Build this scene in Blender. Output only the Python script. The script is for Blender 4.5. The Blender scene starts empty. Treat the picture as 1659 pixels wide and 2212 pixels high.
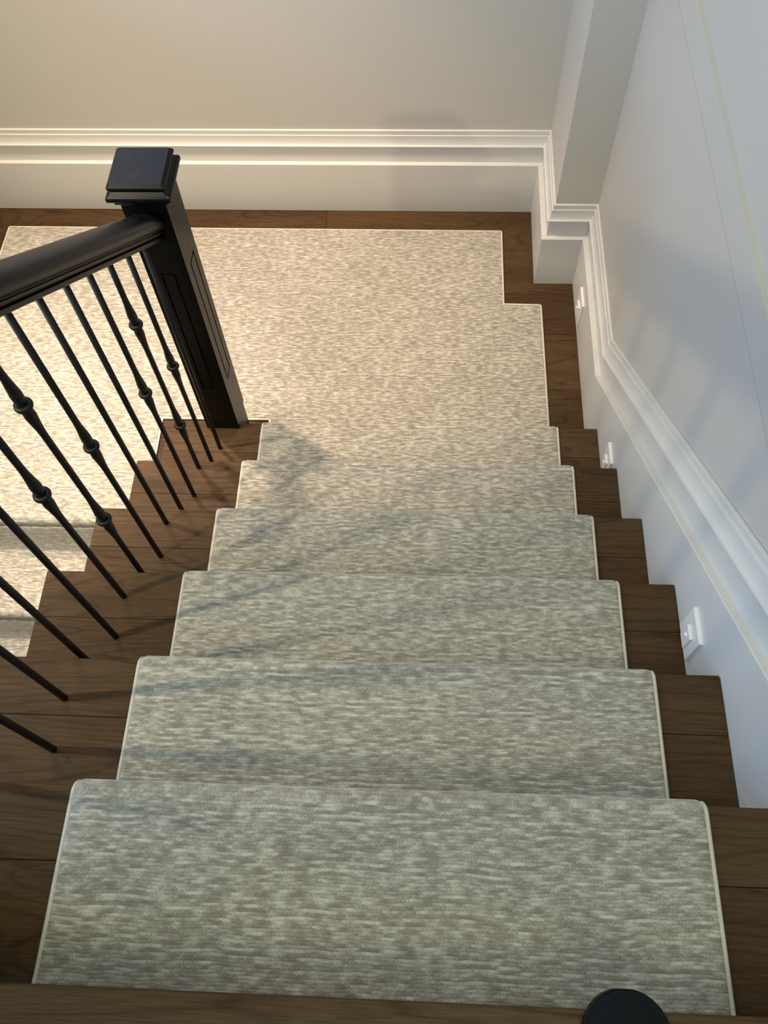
import bpy, bmesh, math, random
from mathutils import Vector, Matrix
random.seed(7)
C = bpy.context.scene.collection
SC = bpy.context.scene

# ------------------------------------------------------------------ camera
R = 0.18267          # riser height
T = 0.25             # going of one step
def set_camera():
    cd = bpy.data.cameras.new('camera'); co = bpy.data.objects.new('camera', cd); C.objects.link(co)
    a, b, c = math.radians(62.05515), math.radians(-5.56563), math.radians(-3.82158)
    fwd = Vector((math.sin(b)*math.cos(a), math.cos(b)*math.cos(a), -math.sin(a)))
    right = Vector((math.cos(b), -math.sin(b), 0)); up = right.cross(fwd)
    r = right*math.cos(c) + up*math.sin(c); u = r.cross(fwd)
    m = Matrix((r, u, -fwd)).transposed().to_4x4(); m.translation = Vector((0.04654, -1.45605, 2.36631))
    co.matrix_world = m
    cd.sensor_fit = 'HORIZONTAL'; cd.sensor_width = 36.0
    cd.lens = 1815.736/1659*36.0; cd.clip_start = 0.02
    SC.camera = co
set_camera()

# ------------------------------------------------------------------ light and exposure
SC.view_settings.view_transform = 'Standard'; SC.view_settings.look = 'None'
SC.view_settings.gamma = 1.0; SC.view_settings.use_curve_mapping = False
SC.view_settings.exposure = 0.12
w = bpy.data.worlds.new('world'); SC.world = w; w.use_nodes = True
w.node_tree.nodes['Background'].inputs[0].default_value = (0.42, 0.62, 1.0, 1)
w.node_tree.nodes['Background'].inputs[1].default_value = 1.0

def lamp(name, kind, loc, energy, col, target=None, **kw):
    d = bpy.data.lights.new(name, kind); d.energy = energy; d.color = col
    for k, v in kw.items(): setattr(d, k, v)
    o = bpy.data.objects.new(name, d); C.objects.link(o); o.location = loc
    if target is not None:
        o.rotation_euler = (Vector(target)-Vector(loc)).to_track_quat('-Z', 'Y').to_euler()
    return o
# landing and stairwell lamps, daylight through two windows, and added overhead fill lights
LIGHTS = [
 ('landing_lamp', 'SPOT', (-1.33, 0.66, 3.12), 420.0, (1.000, 0.738, 0.548), (-0.72, 0.66, 0), dict(spot_size=1.00, spot_blend=1.0, shadow_soft_size=0.05)),
 ('stairwell_lamp', 'SPOT', (-1.27, -1.15, 1.95), 45.0, (1.000, 0.853, 0.567), (-0.35, 0.05, 0.6), dict(spot_size=1.9, spot_blend=0.9, shadow_soft_size=0.022)),
 ('hall_fill', 'SPOT', (0.15, -2.3, 3.95), 88.0, (1.000, 0.955, 0.636), (0.1, -1.9, 0), dict(spot_size=2.6, spot_blend=0.6, shadow_soft_size=0.45)),  # added fill, unseen, lighting the treads from behind and above
 ('hall_window_daylight', 'AREA', (-4.32, -1.65, 2.37), 158.0, (0.228, 0.519, 1.000), (0, -1.65, 2.2), dict(shape='RECTANGLE', size=2.5, size_y=1.6)),
 ('skylight_fill', 'AREA', (0.10, -1.5, 4.15), 10.0, (0.800, 1.000, 0.500), (0.10, -1.5, 0), dict(shape='RECTANGLE', size=0.9, size_y=1.1)),  # added overhead fill; its tint balances the colour on treads and ledges
 ('landing_lamp_spill', 'POINT', (-1.33, 0.66, 3.12), 50.0, (1.000, 0.820, 0.450), None, dict(shadow_soft_size=0.30)),
 ('lower_flight_fill', 'SPOT', (-1.45, -0.25, 3.92), 800.0, (1.000, 0.863, 0.725), (-1.40, -0.25, 0), dict(spot_size=0.66, spot_blend=1.0, shadow_soft_size=0.05)),  # unseen spot added to brighten the carpet at the lower flight
 ('landing_fill', 'SPOT', (-0.25, 0.35, 3.95), 180.0, (1.000, 0.833, 0.694), (-0.30, 0.42, 0), dict(spot_size=0.72, spot_blend=1.0, shadow_soft_size=0.08)),  # second spot added to share the landing light and weaken the newel shadow
 ('landing_window_daylight', 'AREA', (-1.05, 1.31, 2.42), 5.5, (0.145, 0.436, 1.000), (-1.05, -1.0, 2.3), dict(shape='RECTANGLE', size=1.2, size_y=1.35)),
]
for nm, kd, loc, en, col, tg, kw in LIGHTS: lamp(nm, kd, loc, en, col, tg, **kw)


# ------------------------------------------------------------------ materials
def newmat(name):
    m = bpy.data.materials.new(name); m.use_nodes = True
    nt = m.node_tree; b = nt.nodes['Principled BSDF']
    return m, nt, b
def N(nt, t, **kw):
    n = nt.nodes.new(t)
    for k, v in kw.items(): setattr(n, k, v)
    return n
def ramp(nt, stops, fac):
    r = N(nt, 'ShaderNodeValToRGB'); cr = r.color_ramp
    while len(cr.elements) > 1: cr.elements.remove(cr.elements[-1])
    cr.elements[0].position = stops[0][0]; cr.elements[0].color = (*stops[0][1], 1)
    for p, c in stops[1:]:
        e = cr.elements.new(p); e.color = (*c, 1)
    nt.links.new(fac, r.inputs[0]); return r.outputs[0]
def mapping(nt, src, scale, loc=(0,0,0)):
    mp = N(nt, 'ShaderNodeMapping'); mp.inputs['Scale'].default_value = scale; mp.inputs['Location'].default_value = loc
    nt.links.new(src, mp.inputs[0]); return mp.outputs[0]
def noise(nt, vec, scale, detail=2, rough=0.5, dist=0.0):
    n = N(nt, 'ShaderNodeTexNoise'); n.inputs['Scale'].default_value = scale
    n.inputs['Detail'].default_value = detail; n.inputs['Roughness'].default_value = rough; n.inputs['Distortion'].default_value = dist
    nt.links.new(vec, n.inputs['Vector']); return n.outputs['Fac']
def math_(nt, op, a, b=None, c=None):
    n = N(nt, 'ShaderNodeMath', operation=op)
    for i, v in enumerate((a, b, c)):
        if v is None: continue
        if isinstance(v, (int, float)): n.inputs[i].default_value = v
        else: nt.links.new(v, n.inputs[i])
    return n.outputs[0]
def mix(nt, fac, a, b, mode='MIX'):
    n = N(nt, 'ShaderNodeMix', data_type='RGBA', blend_type=mode)
    for i, v in ((0, fac), (6, a), (7, b)):
        if isinstance(v, (int, float)): n.inputs[i].default_value = v
        elif isinstance(v, tuple): n.inputs[i].default_value = (*v, 1)
        else: nt.links.new(v, n.inputs[i])
    return n.outputs[2]
def bump(nt, h, strength, dist, b):
    n = N(nt, 'ShaderNodeBump'); n.inputs['Strength'].default_value = strength; n.inputs['Distance'].default_value = dist
    nt.links.new(h, n.inputs['Height']); nt.links.new(n.outputs[0], b.inputs['Normal'])

def mat_paint(name, col, rough, bscale=220, bs=0.06):
    m, nt, b = newmat(name)
    tc = N(nt, 'ShaderNodeTexCoord').outputs['Object']
    n1 = noise(nt, tc, 1.3, 2)
    c = ramp(nt, [(0.3, tuple(x*0.985 for x in col)), (0.7, col)], n1)
    nt.links.new(c, b.inputs['Base Color']); b.inputs['Roughness'].default_value = rough
    bump(nt, noise(nt, tc, bscale, 2), bs, 0.0006, b)
    return m
M_WALL = mat_paint('wall_paint', (0.53, 0.508, 0.47), 0.75)
M_TRIM = mat_paint('trim_paint', (0.665, 0.655, 0.625), 0.38, 90, 0.03)
M_CEIL = mat_paint('ceiling_paint', (0.62, 0.60, 0.56), 0.9)
M_PLATE = mat_paint('white_plastic', (0.80, 0.80, 0.79), 0.32, 60, 0.01)
M_SLOT = mat_paint('seam_filler', (0.30, 0.28, 0.25), 0.8)

def mat_black():
    m, nt, b = newmat('black_satin_paint')
    tc = N(nt, 'ShaderNodeTexCoord').outputs['Object']
    n1 = noise(nt, tc, 35, 3)
    nt.links.new(ramp(nt, [(0.3, (0.0018, 0.0018, 0.0020)), (0.7, (0.0028, 0.0028, 0.0030))], n1), b.inputs['Base Color'])
    nt.links.new(math_(nt, 'MULTIPLY_ADD', n1, 0.10, 0.30), b.inputs['Roughness'])
    b.inputs['Specular IOR Level'].default_value = 0.21
    bump(nt, noise(nt, mapping(nt, tc, (400, 60, 60)), 1.0, 2), 0.05, 0.0004, b)
    return m
M_BLACK = mat_black()
def mat_iron():
    m, nt, b = newmat('black_wrought_iron')
    tc = N(nt, 'ShaderNodeTexCoord').outputs['Object']
    n1 = noise(nt, tc, 160, 3)
    nt.links.new(ramp(nt, [(0.3, (0.003, 0.003, 0.003)), (0.75, (0.008, 0.0076, 0.007))], n1), b.inputs['Base Color'])
    b.inputs['Roughness'].default_value = 0.50; b.inputs['Specular IOR Level'].default_value = 0.3
    bump(nt, n1, 0.25, 0.0006, b)
    return m
M_IRON = mat_iron()

def mat_wood(name, gain=1.0):
    m, nt, b = newmat(name)
    tc = N(nt, 'ShaderNodeTexCoord').outputs['Object']
    rnd = N(nt, 'ShaderNodeObjectInfo').outputs['Random']
    off = N(nt, 'ShaderNodeCombineXYZ')
    nt.links.new(math_(nt, 'MULTIPLY', rnd, 37.0), off.inputs[0]); nt.links.new(math_(nt, 'MULTIPLY', rnd, 91.0), off.inputs[1])
    va = N(nt, 'ShaderNodeVectorMath', operation='ADD'); nt.links.new(tc, va.inputs[0]); nt.links.new(off.outputs[0], va.inputs[1])
    v = va.outputs[0]
    pores0 = noise(nt, mapping(nt, v, (9, 160, 160)), 1.0, 2)
    # cathedral figure: contour lines of a stretched noise field
    f = noise(nt, mapping(nt, v, (1.1, 8.0, 8.0)), 1.0, 1.0, 0.3, 0.15)
    rings = math_(nt, 'FRACT', math_(nt, 'MULTIPLY_ADD', pores0, 0.35, math_(nt, 'MULTIPLY', f, 22.0)))
    saw = math_(nt, 'POWER', math_(nt, 'ABSOLUTE', math_(nt, 'MULTIPLY_ADD', rings, 2.0, -1.0)), 4.5)
    brk = noise(nt, mapping(nt, v, (4, 45, 45)), 1.0, 3, 0.6)
    line = math_(nt, 'MULTIPLY', saw, math_(nt, 'MULTIPLY_ADD', brk, 1.5, -0.22))
    pores = noise(nt, mapping(nt, v, (18, 420, 420)), 1.0, 3, 0.65)
    tone = noise(nt, mapping(nt, v, (1.5, 12, 12)), 1.0, 3)
    g = gain
    c = ramp(nt, [(0.25, (0.058*g, 0.0330*g, 0.0150*g)), (0.75, (0.102*g, 0.0600*g, 0.0290*g))], tone)
    pf = N(nt, 'ShaderNodeClamp'); nt.links.new(math_(nt, 'MULTIPLY_ADD', pores, 2.6, -1.0), pf.inputs[0])
    c = mix(nt, math_(nt, 'MULTIPLY', pf.outputs[0], 0.68), c, (0.024*g, 0.0135*g, 0.0065*g))
    lf = N(nt, 'ShaderNodeClamp'); nt.links.new(math_(nt, 'MULTIPLY', line, 0.80), lf.inputs[0])
    c = mix(nt, lf.outputs[0], c, (0.012*g, 0.0070*g, 0.0038*g))
    vv = math_(nt, 'MULTIPLY_ADD', rnd, 0.34, 0.80)
    hs = N(nt, 'ShaderNodeHueSaturation'); nt.links.new(vv, hs.inputs['Value']); nt.links.new(c, hs.inputs['Color'])
    nt.links.new(hs.outputs[0], b.inputs['Base Color'])
    nt.links.new(math_(nt, 'MULTIPLY_ADD', pores, 0.12, 0.46), b.inputs['Roughness'])
    b.inputs['Specular IOR Level'].default_value = 0.1
    bump(nt, pores, 0.18, 0.0008, b)
    return m
M_WOOD = mat_wood('dark_stained_oak')

def mat_carpet(name):
    m, nt, b = newmat(name)
    uv = N(nt, 'ShaderNodeUVMap'); uv.uv_map = 'UVMap'; v = uv.outputs[0]
    sep = N(nt, 'ShaderNodeSeparateXYZ'); nt.links.new(v, sep.inputs[0])
    wob = noise(nt, mapping(nt, v, (11, 5, 1)), 1.0, 2.5, 0.5)
    PITCH = 0.0048
    tuft = noise(nt, mapping(nt, v, (560, 300, 1)), 1.0, 2, 0.6)
    vr = math_(nt, 'MULTIPLY_ADD', math_(nt, 'ADD', wob, math_(nt, 'MULTIPLY', tuft, 0.24)), 0.0125, sep.outputs[1])
    rowf = math_(nt, 'DIVIDE', vr, PITCH)
    row = math_(nt, 'FLOOR', rowf)
    fr = math_(nt, 'SUBTRACT', rowf, row)
    # every tufted row carries its own dashes, loosely related to its neighbours
    comb = N(nt, 'ShaderNodeCombineXYZ')
    nt.links.new(math_(nt, 'MULTIPLY_ADD', tuft, 0.35, math_(nt, 'MULTIPLY', sep.outputs[0], 34.0)), comb.inputs[0])
    nt.links.new(math_(nt, 'MULTIPLY', row, 0.92), comb.inputs[1])
    streak = noise(nt, comb.outputs[0], 1.0, 2.2, 0.55)
    fine = noise(nt, mapping(nt, v, (55, 190, 1), (3.1, 7.7, 0)), 1.0, 2)
    patch = noise(nt, mapping(nt, v, (5, 16, 1), (3.1, 7.7, 0)), 1.0, 2)
    s = math_(nt, 'ADD', streak, math_(nt, 'MULTIPLY_ADD', patch, 0.14, -0.07))
    s = math_(nt, 'ADD', s, math_(nt, 'MULTIPLY_ADD', fine, 0.34, -0.17))
    s = math_(nt, 'ADD', s, math_(nt, 'MULTIPLY_ADD', tuft, 0.52, -0.26))
    c = ramp(nt, [(0.33, (0.225, 0.205, 0.166)), (0.48, (0.318, 0.294, 0.243)), (0.57, (0.415, 0.389, 0.329)), (0.70, (0.55, 0.523, 0.454))], s)
    # the valley between two rows of loops; its shade is put into the colour
    prof = math_(nt, 'SINE', math_(nt, 'MULTIPLY', fr, math.pi))
    loops = math_(nt, 'MULTIPLY_ADD', tuft, 1.3, math_(nt, 'MULTIPLY', prof, 0.6))
    shade = math_(nt, 'MULTIPLY_ADD', prof, 0.15, 0.90)
    hs = N(nt, 'ShaderNodeHueSaturation'); nt.links.new(shade, hs.inputs['Value']); nt.links.new(c, hs.inputs['Color'])
    nt.links.new(hs.outputs[0], b.inputs['Base Color'])
    b.inputs['Roughness'].default_value = 0.95; b.inputs['Specular IOR Level'].default_value = 0.1
    b.inputs['Sheen Weight'].default_value = 0.45; b.inputs['Sheen Roughness'].default_value = 0.5
    h = math_(nt, 'MULTIPLY_ADD', streak, 0.8, math_(nt, 'MULTIPLY', loops, 0.9))
    bump(nt, h, 0.5, 0.0016, b)
    return m
M_CARPET = mat_carpet('streaked_wool_carpet')
def mat_binding():
    m, nt, b = newmat('cotton_binding')
    tc = N(nt, 'ShaderNodeTexCoord').outputs['Object']
    n1 = noise(nt, tc, 420, 2)
    nt.links.new(ramp(nt, [(0.3, (0.50, 0.455, 0.38)), (0.7, (0.66, 0.61, 0.52))], n1), b.inputs['Base Color'])
    b.inputs['Roughness'].default_value = 0.9
    bump(nt, n1, 0.4, 0.0008, b); return m
M_BIND = mat_binding()
def mat_shoe(name, col, rough):
    m, nt, b = newmat(name)
    tc = N(nt, 'ShaderNodeTexCoord').outputs['Object']
    n1 = noise(nt, tc, 500, 3)
    nt.links.new(ramp(nt, [(0.3, tuple(x*0.6 for x in col)), (0.7, tuple(x*1.3 for x in col))], n1), b.inputs['Base Color'])
    b.inputs['Roughness'].default_value = rough; b.inputs['Specular IOR Level'].default_value = 0.2; bump(nt, n1, 0.3, 0.0006, b); return m
M_SHOE = mat_shoe('dark_knit_fabric', (0.0035, 0.0065, 0.0075), 0.9)
M_SOLE = mat_shoe('dark_rubber', (0.004, 0.005, 0.0055), 0.7)

# ------------------------------------------------------------------ mesh helpers
def obj(name, me, mat, parent=None, smooth=False):
    if isinstance(me, bmesh.types.BMesh):
        bm = me; me = bpy.data.meshes.new(name); bm.to_mesh(me); bm.free()
    if mat is not None and not me.materials: me.materials.append(mat)
    if smooth:
        me.polygons.foreach_set('use_smooth', [True]*len(me.polygons))
        if smooth == 'edges': me.set_sharp_from_angle(angle=math.radians(26))
    o = bpy.data.objects.new(name, me); C.objects.link(o)
    if parent: o.parent = parent
    return o
def empty(name, loc=(0,0,0), parent=None):
    o = bpy.data.objects.new(name, None); o.empty_display_size = 0.05; C.objects.link(o); o.location = loc
    if parent: o.parent = parent
    return o
def tag(o, label=None, cat=None, group=None, kind=None):
    if label: o['label'] = label
    if cat: o['category'] = cat
    if group: o['group'] = group
    if kind: o['kind'] = kind
    return o
def box_bm(x0, x1, y0, y1, z0, z1, bev=0.0, seg=2, bm=None):
    b2 = bmesh.new()
    bmesh.ops.create_cube(b2, size=1.0)
    for v in b2.verts:
        v.co = Vector(((x0+x1)/2+v.co.x*(x1-x0), (y0+y1)/2+v.co.y*(y1-y0), (z0+z1)/2+v.co.z*(z1-z0)))
    if bev: bmesh.ops.bevel(b2, geom=list(b2.edges), offset=bev, segments=seg, affect='EDGES', profile=0.5)
    if bm is None: return b2
    tmp = bpy.data.meshes.new('tmp'); b2.to_mesh(tmp); b2.free(); bm.from_mesh(tmp); bpy.data.meshes.remove(tmp)
    return bm
def prism_bm(pts, z0, z1, bm=None):
    bm = bm or bmesh.new()
    a = [bm.verts.new((x, y, z0)) for x, y in pts]; b = [bm.verts.new((x, y, z1)) for x, y in pts]
    n = len(pts)
    for i in range(n): bm.faces.new((a[i], a[(i+1)%n], b[(i+1)%n], b[i]))
    bm.faces.new(list(reversed(a))); bm.faces.new(b)
    bmesh.ops.recalc_face_normals(bm, faces=bm.faces); return bm
def loft_bm(sections, closed=True, caps=True, bm=None):
    bm = bm or bmesh.new(); rows = []
    for s in sections: rows.append([bm.verts.new(p) for p in s])
    n = len(rows[0])
    for i in range(len(rows)-1):
        for j in range(n if closed else n-1):
            k = (j+1) % n
            bm.faces.new((rows[i][j], rows[i][k], rows[i+1][k], rows[i+1][j]))
    if caps and closed:
        bm.faces.new(rows[0]); bm.faces.new(list(reversed(rows[-1])))
    bmesh.ops.recalc_face_normals(bm, faces=bm.faces); return bm
def lathe_bm(prof, seg=20, bm=None):
    secs = []
    for r, z in prof:
        secs.append([(r*math.cos(2*math.pi*i/seg), r*math.sin(2*math.pi*i/seg), z) for i in range(seg)])
    return loft_bm(secs, bm=bm)
def tube_bm(path, r, seg=8, closed=False, bm=None):
    P = [Vector(p) for p in path]; n = len(P); secs = []
    ref = Vector((0.31, 0.17, 0.93)).normalized()
    for i, p in enumerate(P):
        if closed: d = (P[(i+1)%n]-P[i-1])
        else: d = P[min(i+1, n-1)]-P[max(i-1, 0)]
        d.normalize(); s = d.cross(ref)
        if s.length < 1e-3: s = d.cross(Vector((1, 0, 0)))
        s.normalize(); t = s.cross(d)
        secs.append([p + s*r*math.cos(2*math.pi*j/seg) + t*r*math.sin(2*math.pi*j/seg) for j in range(seg)])
    if closed: secs.append(secs[0])
    b = loft_bm(secs, caps=not closed, bm=bm)
    return b

# ------------------------------------------------------------------ the room shell
BT = 0.032                                   # base board face stands this far off the plaster
A0, B0, C0, D0, E0 = (-1.72, 1.140), (0.447, 1.126), (0.4415, 0.7575), (0.583, 0.757), (0.5795, 0.105)
SL = 0.715                                   # rake of the stair skirting
F0 = (0.570, -1.683)                         # where the rake ends at the upper floor
G0 = (0.568, -4.0)
ZT, ZB = 4.0, -1.35
# plaster faces
AP, BP, CP, DP = (-1.752, 1.172), (0.479, 1.158), (0.4735, 0.7895), (0.612, 0.789)
RX = lambda y: 0.6115 + 0.0045*y             # right plaster plane (very slightly skewed)
ZBELT = 1.271
def struct(name, bm, m, smooth=False):
    return tag(obj(name, bm, m, smooth=smooth), kind='structure')
# back wall with the high landing window
WX0, WX1, WZ0, WZ1 = -1.65, -0.45, 1.75, 3.10
def yb(x): return AP[1] + (x-AP[0])*(BP[1]-AP[1])/(BP[0]-AP[0])
bm = bmesh.new()
for x0, x1, z0, z1 in ((AP[0]-.1, WX0, ZB, ZT), (WX1, BP[0]+.25, ZB, ZT), (WX0, WX1, ZB, WZ0), (WX0, WX1, WZ1, ZT)):
    prism_bm([(x0, yb(x0)), (x1, yb(x1)), (x1, 1.29), (x0, 1.29)], z0, z1, bm)
struct('wall_back', bm, M_WALL)
struct('wall_corner', prism_bm([BP, CP, DP, (0.75, 0.789), (0.75, 1.158)], ZB, ZT), M_WALL)
bm = prism_bm([(RX(.789), .789), (RX(-4.1), -4.1), (.75, -4.1), (.75, .789)], ZB, ZBELT-0.0875)
struct('wall_right', bm, M_WALL)
belt = struct('trim_1', prism_bm([(RX(.789)-.0008, .7889), (RX(-4.1)-.0008, -4.1), (.75, -4.1), (.75, .7889)], ZBELT-0.0848, ZBELT), M_WALL)
struct('wall_right.001', prism_bm([(RX(.789)+.010, .789), (RX(-4.1)+.010, -4.1), (.75, -4.1), (.75, .789)], ZBELT, ZT), M_WALL)
# left of the stairwell: a low wall up to the upper floor, then the hall with its window beyond
struct('wall_left', box_bm(-1.852, -1.752, -4.1, 1.29, ZB, 7*R-.03), M_WALL)
FX = -4.2
LY0, LY1, LZ0, LZ1 = -2.9, -0.40, 1.55, 3.2
bm = bmesh.new()
for y0, y1, z0, z1 in ((-4.1, LY0, 7*R-.25, ZT), (LY1, 1.29, 7*R-.25, ZT), (LY0, LY1, 7*R-.25, LZ0), (LY0, LY1, LZ1, ZT)):
    box_bm(FX-.1, FX, y0, y1, z0, z1, bm=bm)
struct('wall_left.001', bm, M_WALL)
struct('wall_front', box_bm(FX-.1, .75, -4.2, -4.1, ZB, ZT), M_WALL)
struct('wall_back.001', box_bm(FX-.1, -1.852, 1.172, 1.29, 7*R-.25, ZT), M_WALL)
bm = bmesh.new()
for x0, x1, y0, y1 in ((FX-.1, -.35, -4.2, 1.35), (.55, .8, -4.2, 1.35), (-.35, .55, -4.2, -2.05), (-.35, .55, -.95, 1.35)):
    box_bm(x0, x1, y0, y1, ZT, ZT+.08, bm=bm)
struct('ceiling', bm, M_CEIL)
sky = tag(empty('added_skylight'), kind='structure')  # unseen skylight frame, added around the overhead fill light
bm = bmesh.new()
for x0, x1, y0, y1 in ((-.35, -.31, -2.05, -.95), (.51, .55, -2.05, -.95), (-.31, .51, -2.05, -2.01), (-.31, .51, -.99, -.95)):
    box_bm(x0, x1, y0, y1, ZT-.02, ZT+.20, bm=bm)
obj('window_frame', bm, M_TRIM, sky)
# window frames with crossing bars
def window(name, mk):
    e = tag(empty(name), kind='structure')
    bm = bmesh.new()
    for a, b, c, d in ((0, 1, 0, .05), (0, 1, .95, 1), (0, .05, .05, .95), (.95, 1, .05, .95)): mk(bm, a, b, c, d, 0.06)
    obj('window_frame', bm, M_TRIM, e)
    bm = bmesh.new(); mk(bm, .49, .51, .05, .95, 0.03); mk(bm, .05, .95, .49, .51, 0.03)
    obj('glazing_bar', bm, M_TRIM, e)
def mkb(bm, a, b, c, d, t):
    box_bm(WX0+(WX1-WX0)*a, WX0+(WX1-WX0)*b, 1.225-t/2, 1.225+t/2, WZ0+(WZ1-WZ0)*c, WZ0+(WZ1-WZ0)*d, bm=bm)
def mkl(bm, a, b, c, d, t):
    box_bm(FX-.05-t/2, FX-.05+t/2, LY0+(LY1-LY0)*a, LY0+(LY1-LY0)*b, LZ0+(LZ1-LZ0)*c, LZ0+(LZ1-LZ0)*d, bm=bm)
window('window_1', mkb); window('window_2', mkl)

# base boards: profiles in (offset from plaster, height)
P_BOARD = [(0, 0), (.0305, 0), (.032, .002), (.032, .2175), (.0305, .219), (0, .219)]
P_FIELD = [(0, .219), (.015, .219), (.015, .2865), (0, .2865)]
def cove():
    p = [(0, .2865), (.0215, .2865), (.0225, .288), (.0222, .2905)]
    for i in range(9):
        t = i/8; a = math.pi/2*t
        p.append((.0212-.0107*math.sin(a), .2915+.0345*(1-math.cos(a))))
    p += [(.0100, .3272), (.0072, .3276), (.0070, .329), (.0070, .3440), (.0062, .3452), (0, .3456)]
    return p
P_CAP = cove()
def inter(p, d, q, e):
    den = d[0]*e[1]-d[1]*e[0]
    t = ((q[0]-p[0])*e[1]-(q[1]-p[1])*e[0])/den
    return (p[0]+d[0]*t, p[1]+d[1]*t)
def plan_section(pl, i, prof, side):
    """points of the moulding profile at vertex i of the plan polyline of board faces"""
    out = []
    for o, h in prof:
        off = o-BT
        def seg(a, b):
            dx, dy = b[0]-a[0], b[1]-a[1]; L = math.hypot(dx, dy); dx /= L; dy /= L
            nx, ny = side*dy, -side*dx
            return (a[0]+nx*off, a[1]+ny*off), (dx, dy), (nx, ny)
        if i == 0: (p, d, n) = seg(pl[0], pl[1]); q = p
        elif i == len(pl)-1:
            (p, d, n) = seg(pl[-2], pl[-1]); q = (pl[-1][0]+n[0]*off, pl[-1][1]+n[1]*off)
        else:
            p, d, n = seg(pl[i-1], pl[i]); p2, d2, n2 = seg(pl[i], pl[i+1]); q = inter(p, d, p2, d2)
        out.append(Vector((q[0], q[1], h)))
    return out
PL = [A0, B0, C0, D0, E0]
def base_run(name, i0, i1, extra=None, pl=PL, side=1):
    e = tag(empty(name), kind='structure')
    for nm, prof in (('skirting_board', P_BOARD), ('backing_board', P_FIELD), ('cap_moulding', P_CAP)):
        secs = [plan_section(pl, i, prof, side) for i in range(i0, i1+1)]
        if extra: secs = extra(secs, prof)
        bm = loft_bm(secs)
        o = obj(nm, bm, M_TRIM, e)
        if nm == 'cap_moulding':
            for p in o.data.polygons: p.use_smooth = False
    return e
base_run('baseboard_back', 0, 1)
base_run('baseboard_corner', 1, 3)
def rake(secs, prof):
    """level run D-E, then up the slope to F, then level to G at the upper floor"""
    th = math.atan(SL); ht = math.tan(th/2)
    def xs(y, o):
        if y > E0[1]: x = E0[0]+(D0[0]-E0[0])*(y-E0[1])/(D0[1]-E0[1])
        else: x = E0[0]+(F0[0]-E0[0])*(y-E0[1])/(F0[1]-E0[1])
        return x+(BT-o)
    out = [secs[0]]
    yk = E0[1]; zk = 0.0
    low = -0.34
    def ext(h): return h if h > 1e-4 and h != .002 else (0.0)
    s1 = []
    for o, h in prof:
        y = yk + h*ht
        s1.append(Vector((xs(y, o), y, zk+h)))
    out.append(s1)
    yf = F0[1]; zf = (E0[1]-F0[1])*SL
    s2 = []
    for o, h in prof:
        y = yf + h*ht
        s2.append(Vector((xs(y, o), y, zf+h)))
    out.append(s2)
    out.append([Vector((G0[0]+(BT-o), G0[1], zf+h)) for o, h in prof])
    return out
e = base_run('baseboard_right', 3, 3, rake)
# the raked skirting board reaches down behind the ends of the treads
pts = [(E0[1]+.001, 0.012), (E0[1]-.5, -.02), (-1.69, .75), (-1.69, 1.277), (-1.683, 1.277)]
def skx(y): return E0[0]+(F0[0]-E0[0])*(y-E0[1])/(F0[1]-E0[1])
bm = bmesh.new()
quad = [(E0[1], 0.0), (E0[1], -.35), (F0[1], .95), (F0[1], (E0[1]-F0[1])*SL)]
a = [bm.verts.new((skx(y), y, z)) for y, z in quad]; b = [bm.verts.new((skx(y)+.032, y, z)) for y, z in quad]
for i in range(4): bm.faces.new((a[i], a[(i+1)%4], b[(i+1)%4], b[i]))
bm.faces.new(a); bm.faces.new(list(reversed(b))); bmesh.ops.recalc_face_normals(bm, faces=bm.faces)
obj('skirting_board', bm, M_TRIM, e)
base_run('baseboard_left', 0, 1, pl=[(-1.72, -0.20), (-1.72, 1.140)], side=-1 if False else 1)

# ------------------------------------------------------------------ wooden floors
fl = tag(empty('floor'), kind='structure')
joints = [1.19, .925, .710, .494, .279, .064, -.151, -.235]
for j in range(len(joints)-1):
    y1, y0 = joints[j], joints[j+1]
    cuts = [-1.752, [-.35, -1.05, -.15, -.9, -.45, -1.2, -.8][j], .612]
    for a, b in zip(cuts[:-1], cuts[1:]):
        obj('floor_plank', box_bm(a+.0004, b-.0004, y0+.0005, y1-.0005, -.02, random.uniform(-.0004, 0), .0009, 1), M_WOOD, fl)
fu = tag(empty('floor.001'), kind='structure')
ys = [-1.5, -1.607] + [-1.607-.215*i for i in range(1, 12)]
for j in range(len(ys)-1):
    y1, y0 = ys[j], max(ys[j+1], -4.09)
    nb = box_bm(-.758 if y1 > -1.9 else -1.74, .5675, y0+.0005, y1-.0005, 7*R-.028, 7*R, .0035 if j == 0 else .001, 2)
    obj('floor_plank' if j else 'nosing_board', nb, M_WOOD, fu)
obj('subfloor', box_bm(-.72, .566, -1.9, -1.535, 7*R-.25, 7*R-.029), M_TRIM, fu)
obj('subfloor', box_bm(-1.74, .566, -4.09, -1.9, 7*R-.25, 7*R-.029), M_TRIM, fu)
hall = tag(empty('floor.003'), kind='structure')
obj('subfloor', box_bm(FX, -1.745, -4.09, 1.17, 7*R-.25, 7*R-.029), M_TRIM, hall)
for j in range(24):
    y1 = 1.17-.215*j
    obj('floor_plank', box_bm(FX+.001, -1.741, max(y1-.215, -4.09)+.0005, y1-.0005, 7*R-.028, 7*R, .001, 1), M_WOOD, hall)
struct('floor.002', box_bm(-1.75, .6, -4.1, 1.2, ZB, ZB+.05), M_WOOD)

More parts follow.
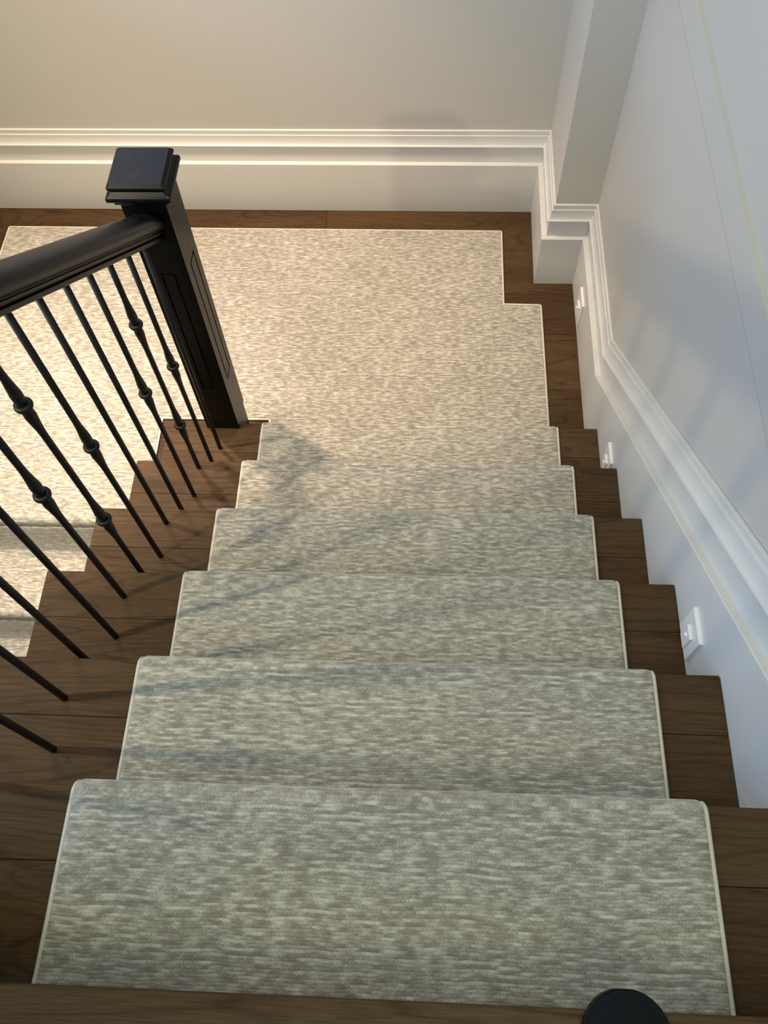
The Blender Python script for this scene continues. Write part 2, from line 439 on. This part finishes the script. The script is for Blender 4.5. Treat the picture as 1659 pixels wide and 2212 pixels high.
# ------------------------------------------------------------------ the upper staircase
st = tag(empty('staircase', (0, 0, 0)), 'dark oak staircase of six open-ended treads climbing beside the white skirting', 'staircase')
XL, XR = -0.758, 0.577
for k in range(1, 7):
    y, z = -(6-k)*T, (7-k)*R
    xr = 0.5775 + (0.0060*y if y < 0 else 0)
    obj('tread_board', box_bm(XL, xr, y-.1045, y, z-.028, z, .0018, 2), M_WOOD, st)
    obj('tread_board', box_bm(XL, xr, y-.281, y-.1052, z-.028, z-.0002, .0008, 1), M_WOOD, st)
for k in range(0, 7):
    y, z = -(6-k)*T, (7-k)*R
    obj('riser', box_bm(-.728, .575 + (0.006*y), y-.048, y-.030, z-R+.0005, z-.0285), M_WOOD, st)
prof = [(-.030, 0.002)]
for k in range(6, -1, -1):
    y, z = -(6-k)*T, (7-k)*R
    prof += [(y-.030, z-.0285), (y-.030-T if k > 0 else y-.4, z-.0285)]
prof += [(-1.9, -1.2), (-.30, -1.2), (-.30, 0.002)]
bm = bmesh.new()
a = [bm.verts.new((-.730, y, z)) for y, z in prof]; b = [bm.verts.new((-.708, y, z)) for y, z in prof]
n = len(prof)
for i in range(n): bm.faces.new((a[i], a[(i+1)%n], b[(i+1)%n], b[i]))
bm.faces.new(a); bm.faces.new(list(reversed(b))); bmesh.ops.recalc_face_normals(bm, faces=bm.faces)
obj('stringer', bm, M_TRIM, st)

# ------------------------------------------------------------------ the lower flight, turning back on the left
lo = tag(empty('staircase', (-1.2, -.26, -.2)), 'lower flight of stairs dropping away left of the upper flight', 'staircase')
lo.location = (0, 0, 0)
LN = -.262                                 # first nosing line
for k in range(0, 6):
    y, z = LN+.004-T*1.012*k, -k*R
    obj('tread_board', box_bm(-1.745, -.733, y+.0, y+.105, z-.028, z, .0035, 2), M_WOOD, lo) if k else \
        obj('nosing_board', box_bm(-1.745, -.733, y, y+.022, z-.028, z, .0035, 2), M_WOOD, lo)
    if k: obj('tread_board', box_bm(-1.745, -.733, y+.106, y+.284, z-.028, z-.0002, .0014, 1), M_WOOD, lo)
    obj('riser', box_bm(-1.745, -.733, y+.030 if k else y+.006, y+.048 if k else y+.020, z-R+.0005, z-.0285), M_WOOD, lo)

# ------------------------------------------------------------------ carpets
def offset_path(path, d, hint=1):
    P = [Vector(p) for p in path]; out = []
    for i in range(len(P)):
        t = (P[min(i+1, len(P)-1)]-P[max(i-1, 0)])
        if t.length < 1e-9: t = Vector((0, 1))
        t.normalize(); nrm = Vector((-t.y, t.x))*hint
        out.append(P[i]+nrm*d)
    return out
def arc(cy, cz, r, a0, a1, n):
    return [(cy+r*math.cos(math.radians(a0+(a1-a0)*i/n)), cz+r*math.sin(math.radians(a0+(a1-a0)*i/n))) for i in range(n+1)]
def strip_bm(path, x0, x1, hint, uv0=0.0, ncol=46, seed=1, th=.0105, caps=False):
    """a carpet laid over a (y, z) path; UV = metres across, metres along"""
    rnd = random.Random(seed)
    bm = bmesh.new(); uvl = bm.loops.layers.uv.new('UVMap')
    cols = [(x0, .0005), (x0+.0006, .0055), (x0+.004, .0092)]
    for i in range(ncol+1): cols.append((x0+.009+(x1-x0-.018)*i/ncol, th))
    cols += [(x1-.004, .0092), (x1-.0006, .0055), (x1, .0005)]
    s = [uv0]
    for i in range(1, len(path)): s.append(s[-1]+math.hypot(path[i][0]-path[i-1][0], path[i][1]-path[i-1][1]))
    layers = {}
    for x, t in cols:
        if t not in layers: layers[t] = offset_path(path, t, hint)
    lfn = [rnd.uniform(0, 6.28) for _ in range(4)]
    grid = []
    for x, t in cols:
        col = []
        for i, p in enumerate(layers[t]):
            wv = .0007*math.sin(9*x+lfn[0]+i*.3)+.0005*math.sin(23*x+lfn[1]+i*.9) if t == th else 0
            col.append(bm.verts.new((x, p.x, p.y+wv)))
        grid.append(col)
    for c in range(len(cols)-1):
        for i in range(len(path)-1):
            f = bm.faces.new((grid[c][i], grid[c+1][i], grid[c+1][i+1], grid[c][i+1])); f.smooth = True
            for l, (cc, ii) in zip(f.loops, ((c, i), (c+1, i), (c+1, i+1), (c, i+1))):
                l[uvl].uv = (cols[cc][0], s[ii])
    bmesh.ops.recalc_face_normals(bm, faces=bm.faces)
    return bm, s[-1]
# upper runner: from under the upper floor nosing, over six treads, down to the landing
path = [(-1.5305, 7*R-.035), (-1.5300, 6*R+.03)]
for k in range(1, 7):
    y, z = -(6-k)*T, (7-k)*R
    path += [(y-.2795, z+.0095), (y-.2755, z+.0035), (y-.270, z+.001)]
    path += [(y-.25+.05*i, z+.0003) for i in range(5)] + [(y-.022, z+.0003)]
    path += arc(y-.0135, z-.0133, .0136, 90, -10, 9)
    path += [(y-.001, z-.024), (y-.008, z-.034), (y-.022, z-.045), (y-.0285, z-.07), (y-.0292, z-.13)]
path.append((-.029, .012))
ru = tag(empty('stair_runner', (0, 0, 0)), 'streaky beige grey wool runner carpeting the treads of the upper stairs', 'carpet')
bm, _ = strip_bm(path, -.4555, .4555, 1, ncol=52)
obj('carpet_pile', bm, M_CARPET, ru)
for sx in (-1, 1):
    op = offset_path(path, .0052, 1)
    obj('binding', tube_bm([(sx*.4560, p.x, p.y) for p in op], .0037, 8), M_BIND, ru, smooth=True)

# landing carpet with a notch round the pilaster and round the foot of the stairs
lc = tag(empty('landing_carpet', (0, 0, 0)), 'L-shaped beige streaked carpet covering the landing and rolling down the lower flight', 'carpet')
NOS = LN+.016
outl = [(-1.602, NOS), (-.845, NOS), (-.845, .137), (-.475, .137), (-.475, -.014), (.4615, -.014), (.4615, .650), (.3270, .653), (.3290, 1.0165), (-1.603, 1.031)]
bm = bmesh.new(); uvl = bm.loops.layers.uv.new('UVMap')
def inset(pts, d):
    n = len(pts); out = []
    for i in range(n):
        a, b, c = pts[i-1], pts[i], pts[(i+1)%n]
        d1 = Vector((b[0]-a[0], b[1]-a[1])).normalized(); d2 = Vector((c[0]-b[0], c[1]-b[1])).normalized()
        p1 = (b[0]-d1.y*d, b[1]+d1.x*d); p2 = (b[0]-d2.y*d, b[1]+d2.x*d)
        out.append(inter(p1, (d1.x, d1.y), p2, (d2.x, d2.y)) if abs(d1.x*d2.y-d1.y*d2.x) > 1e-6 else p1)
    return out
r0 = outl; r1 = inset(outl, .0006); r2 = inset(outl, .004)
for r in (r1, r2):      # keep the side that rolls over the nosing flush with it
    r[0] = (r[0][0], NOS); r[1] = (r[1][0], NOS)
ring = [[bm.verts.new((x, y, z)) for x, y in r] for r, z in ((r0, .0005), (r1, .0055), (r2, .0105))]
n = len(outl)
for a, b in zip(ring[:-1], ring[1:]):
    for i in range(n):
        if i == 0: continue
        bm.faces.new((a[i], a[(i+1)%n], b[(i+1)%n], b[i]))
bm.faces.new(ring[-1])
for f in bm.faces:
    for l in f.loops: l[uvl].uv = (l.vert.co.x+5.3, l.vert.co.y)
bmesh.ops.triangulate(bm, faces=[f for f in bm.faces if len(f.verts) > 4])
bmesh.ops.recalc_face_normals(bm, faces=bm.faces)
obj('carpet_pile', bm, M_CARPET, lc)
rim = [outl[1], outl[2], outl[3], outl[4]]
def rounded(pts, r=.006):
    out = [pts[0]]
    for i in range(1, len(pts)-1):
        a, b, c = Vector(pts[i-1]), Vector(pts[i]), Vector(pts[i+1])
        u = (a-b).normalized(); v = (c-b).normalized()
        for t in range(5):
            t /= 4; p = (b+u*r)*(1-t)**2 + b*2*t*(1-t) + (b+v*r)*t**2
            out.append((p.x, p.y))
    out.append(pts[-1]); return out
for seg in (outl[1:5], outl[5:]+[outl[0]]):
    obj('binding', tube_bm([(x, y, .0055) for x, y in rounded(seg)], .0044, 8), M_BIND, lc, smooth=True)
path = [(NOS, 0.0)]
for k in range(0, 5):
    y, z = LN+.004-T*1.012*k, -k*R
    if k: path += [(y+.235, z+.012), (y+.229, z+.003), (y+.218, z+.0005), (y+.15, z+.0003), (y+.08, z+.0003), (y+.016, z+.0003)]
    path += arc(y+.011, z-.0108, .0111, 90, 190, 7)
    path += [(y+.0002, z-.021), (y+.0035, z-.0265), (y+.0005, z-.030), (y-.0035, z-.045), (y-.012, z-.11)]
path = path[:-1]
bm, _ = strip_bm(path, -1.602, -.845, -1, ncol=40, seed=5, uv0=0)
uvl = bm.loops.layers.uv.active
for f in bm.faces:
    for l in f.loops: l[uvl].uv = (l[uvl].uv[0]+5.3, NOS-l[uvl].uv[1])
obj('carpet_pile', bm, M_CARPET, lc)
for x in (-1.6025, -.8445):
    op = offset_path(path, .0052, -1)
    obj('binding', tube_bm([(x, p.x, p.y) for p in op], .0037, 8), M_BIND, lc, smooth=True)

# ------------------------------------------------------------------ the railing
rl = tag(empty('stair_railing', (-.58, 0, 0)), 'black railing with square panelled newel post, moulded handrail and iron balusters', 'railing')
rl.location = (0, 0, 0)
RXC = -.580
SR = 0.750
def zu(y): return 1.0795 + SR*(-.1733-y)     # underside of the handrail
# handrail
half = [(0, 0), (.0195, 0), (.0215, .0015), (.0220, .004), (.0220, .0095), (.0190, .0105), (.0170, .0120), (.0170, .0140),
        (.0225, .0150), (.0255, .0185), (.0265, .0215), (.0240, .0235), (.0240, .0255), (.0300, .0300), (.0335, .0360),
        (.0345, .0425), (.0335, .0490), (.0300, .0555), (.0240, .0605), (.0160, .0640), (.0080, .0655), (0, .0660)]
prof = half + [(-u, v) for u, v in reversed(half[1:-1])]
th = math.atan(SR)
def rail_sec(y):
    z = zu(y); return [Vector((RXC+u, y, z + v/math.cos(th))) for u, v in prof]
obj('handrail', loft_bm([rail_sec(-.0178), rail_sec(-1.392)]), M_BLACK, rl, smooth='edges')
# balusters
def swell(zc):
    return [(.0063, zc-.085), (.0070, zc-.066), (.0088, zc-.045), (.0102, zc-.030), (.0098, zc-.018), (.0080, zc-.008), (.0078, zc),
            (.0080, zc+.008), (.0098, zc+.018), (.0102, zc+.030), (.0088, zc+.045), (.0070, zc+.066), (.0063, zc+.085)]
ring_me = None
def collar_mesh():
    bm = bmesh.new(); sec = []
    n = 10; mseg = 22
    rows = []
    for i in range(mseg):
        a = 2*math.pi*i/mseg; row = []
        for j in range(n):
            t = 2*math.pi*j/n; rr = .0105+.0052*math.cos(t)
            row.append(bm.verts.new((rr*math.cos(a), rr*math.sin(a), .0062*math.sin(t))))
        rows.append(row)
    for i in range(mseg):
        for j in range(n):
            f = bm.faces.new((rows[i][j], rows[(i+1)%mseg][j], rows[(i+1)%mseg][(j+1)%n], rows[i][(j+1)%n])); f.smooth = True
    bmesh.ops.recalc_face_normals(bm, faces=bm.faces)
    me = bpy.data.meshes.new('collar'); bm.to_mesh(me); bm.free(); me.materials.append(M_IRON); return me
CM = collar_mesh()
pattern = ['plain', 'single', 'double', 'single', 'plain']
for i in range(15):
    y = -.091-.0894*i
    k = max(0, min(6, 6+math.floor(y/T)+1)) if y > -1.5 else 0
    # tread whose top carries this baluster: nosing of tread k is at -(6-k)T
    k = 6-int((-y)//T)
    if k < 0: k = 0
    z0 = (7-k)*R
    zt = zu(y)+.006
    zc = .705+.748*(-.1804-y)
    kind = pattern[i % 5]
    cs = {'plain': [], 'single': [zc], 'double': [zc-.194, zc+.194]}[kind]
    pr = [(.0063, z0-.002)]
    for c in cs: pr += swell(c)
    pr.append((.0063, zt))
    b = obj('baluster', lathe_bm([(r, z-z0) for r, z in pr], 16), M_IRON, rl, smooth=True)
    b.location = (RXC, y, z0)
    for c in cs:
        cc = obj('collar', CM, M_IRON, b); cc.location = (0, 0, c-z0)
# newel posts: the lower one notched over the last tread, the upper one added out of view to shade the near corner
def newel(nx0, nx1, ny0, ny1, zt, zb, foot):
    np_ = obj('newel_post', bmesh.new(), M_BLACK, rl)
    nx0 += .0038; nx1 -= .0038; ny0 += .0038; ny1 -= .0038
    bm = bmesh.new(); box_bm(nx0, nx1, ny0, ny1, zb, zt, bm=bm)
    if foot: box_bm(nx0, nx1, .0014, ny1, .0005, zb, bm=bm)
    bm.to_mesh(np_.data); bm.free()
    p0, p1 = (.392, .858) if foot else (zb+.20, zb+.72)
    for face in ('x+', 'y-', 'x-', 'y+'):
        bm = bmesh.new(); d = .0038; wv = .0062
        def bx(u0, u1, z0, z1, t):
            if face == 'x+': box_bm(nx1-.0005, nx1+t, u0, u1, z0, z1, bm=bm)
            if face == 'x-': box_bm(nx0-t, nx0+.0005, u0, u1, z0, z1, bm=bm)
            if face == 'y-': box_bm(u0, u1, ny0-t, ny0+.0005, z0, z1, bm=bm)
            if face == 'y+': box_bm(u0, u1, ny1-.0005, ny1+t, z0, z1, bm=bm)
        a, b = (ny0, ny1) if face[0] == 'x' else (nx0, nx1)
        top, bot = zt-.002, (.001 if (face == 'y+' and foot) else zb+.0002)
        i0, i1 = a+.028, (b-.024 if face[0] == 'x' else b-.028)
        ex = d-.0001 if face[0] == 'x' else 0.0      # the side faces wrap the corners
        bx(a-ex, i0, bot, top, d); bx(i1, b+ex, bot, top, d); bx(i0, i1, p1, top, d); bx(i0, i1, bot, p0, d)
        bx(i0+wv, i1-wv, p0+wv, p1-wv, d)
        obj('panel_face', bm, M_BLACK, np_)
    cx_, cy_, dz = (nx0+nx1)/2-.001, (ny0+ny1)/2-.0015, zt-1.082
    rings = [(.050, 1.070), (.0585, 1.0715), (.0600, 1.074), (.0600, 1.081), (.0585, 1.0835), (.0610, 1.0850), (.0690, 1.0865), (.0715, 1.0895), (.0715, 1.0950),
             (.0700, 1.0985), (.0655, 1.1010), (.0640, 1.1030), (.0600, 1.1080), (.0600, 1.1120), (.0635, 1.1140), (.0640, 1.1160), (.0640, 1.1195), (.0630, 1.1212), (.0570, 1.1275)]
    def sq(h, z):
        p = []; r = min(.0025, h*.1)
        for sx, sy in ((1, 1), (-1, 1), (-1, -1), (1, -1)):
            q = [(sx*h, sy*(h-r)), (sx*(h-r), sy*h)]
            if sx*sy < 0: q.reverse()
            p += q
        return [Vector((cx_+x, cy_+y, z+dz)) for x, y in p]
    obj('post_cap', loft_bm([sq(h, z) for h, z in rings]), M_BLACK, np_)
newel(-.6295, -.5285, -.0180, .0890, 1.082, R, True)
newel(-.6420, -.5410, -1.4990, -1.3920, 2.19, 6*R, False)
# ------------------------------------------------------------------ step lights on the skirting
def step_light(y0, y1, z0, z1, label):
    xw = skx((y0+y1)/2) if y0 < .1 else .5795+.0035*((y0+y1)/2-.105)/.652
    e = tag(empty('step_light', (xw, (y0+y1)/2, z0)), label, 'light fixture', 'step lights on the white skirting')
    mx = xw
    def o(nm, bm, m, sm=False):
        ob = obj(nm, bm, m, e, smooth=sm); ob.location = (-mx, -(y0+y1)/2, -z0); return ob
    o('cover_plate', box_bm(xw-.0075, xw+.0005, y0, y1, z0, z1, .0006, 2), M_PLATE)
    w, h = y1-y0, z1-z0
    a, b, c, d = y0+w*.28, y0+w*.70, z0+h*.13, z0+h*.66
    o('louvre_hood', box_bm(xw-.0125, xw-.0074, a, b, c, d, .0008, 2), M_PLATE)
    bm = bmesh.new()
    ym = (a+b)/2
    secs = [[Vector((xw-.0124-.0035*math.sin(math.pi*t/8), ym+s, d-.012-.010*t/8)) for t in range(9)] for s in (-.004, .004)]
    loft_bm(secs, caps=True, bm=bm)
    o('toggle', bm, M_PLATE)
step_light(.512, .600, .050, .1555, 'white step light low on the landing skirting, farthest from the stairs top')
step_light(-.214, -.143, .236, .330, 'small white step light on the skirting beside the lowest treads')
step_light(-.921, -.846, .751, .8475, 'largest white square step light, on the skirting beside the middle treads')

# ------------------------------------------------------------------ the shoe tip on the upper floor
sh = tag(empty('shoe', (0, 0, 0)), 'rounded toe of a dark fabric shoe poking over the top step edge', 'shoe')
sx, tip, zf = .279, -1.4795, 7*R
def outline(t, kind):                 # t = distance behind the tip
    L = .285
    if t < .05: w = .050*math.sqrt(max(0, 1-(1-t/.05)**2))*.94
    else: w = .047 - .012*max(0, min(1, (t-.10)/.09)) + (.002 if t > .2 else 0)
    if t > L-.035: w *= math.sqrt(max(.0, 1-((t-(L-.035))/.035)**2))
    return w
ts = [.0006, .002, .005, .010, .017, .026, .037, .050, .070, .10, .13, .16, .19, .215, .235, .25, .262, .272, .279, .284]
def hgt(t):
    if t < .05: return .026+.020*math.sqrt(max(0, 1-(1-t/.05)**2))
    if t < .16: return .046+.034*((t-.05)/.11)
    return .080
secs = []
for t in ts:
    w = max(outline(t, 0), .0006); h = hgt(t); row = []
    for j in range(15):
        a = math.pi*j/14
        ca, sa = math.cos(a), math.sin(a)
        row.append(Vector((sx+w*math.copysign(abs(ca)**.8, ca), tip-t, zf+.016+(h-.016)*sa**.75)))
    row += [Vector((sx-w, tip-t, zf+.012)), Vector((sx+w, tip-t, zf+.012))]
    secs.append(row)
obj('upper', loft_bm(secs), M_SHOE, sh, smooth=True)
secs = []
for t in ts:
    w = max(outline(t, 0)+.0022, .0006)
    secs.append([Vector((sx+w, tip-t+.0015, zf+.0015)), Vector((sx+w, tip-t+.0015, zf+.017)), Vector((sx-w, tip-t+.0015, zf+.017)), Vector((sx-w, tip-t+.0015, zf+.0015))])
obj('sole', loft_bm(secs), M_SOLE, sh)
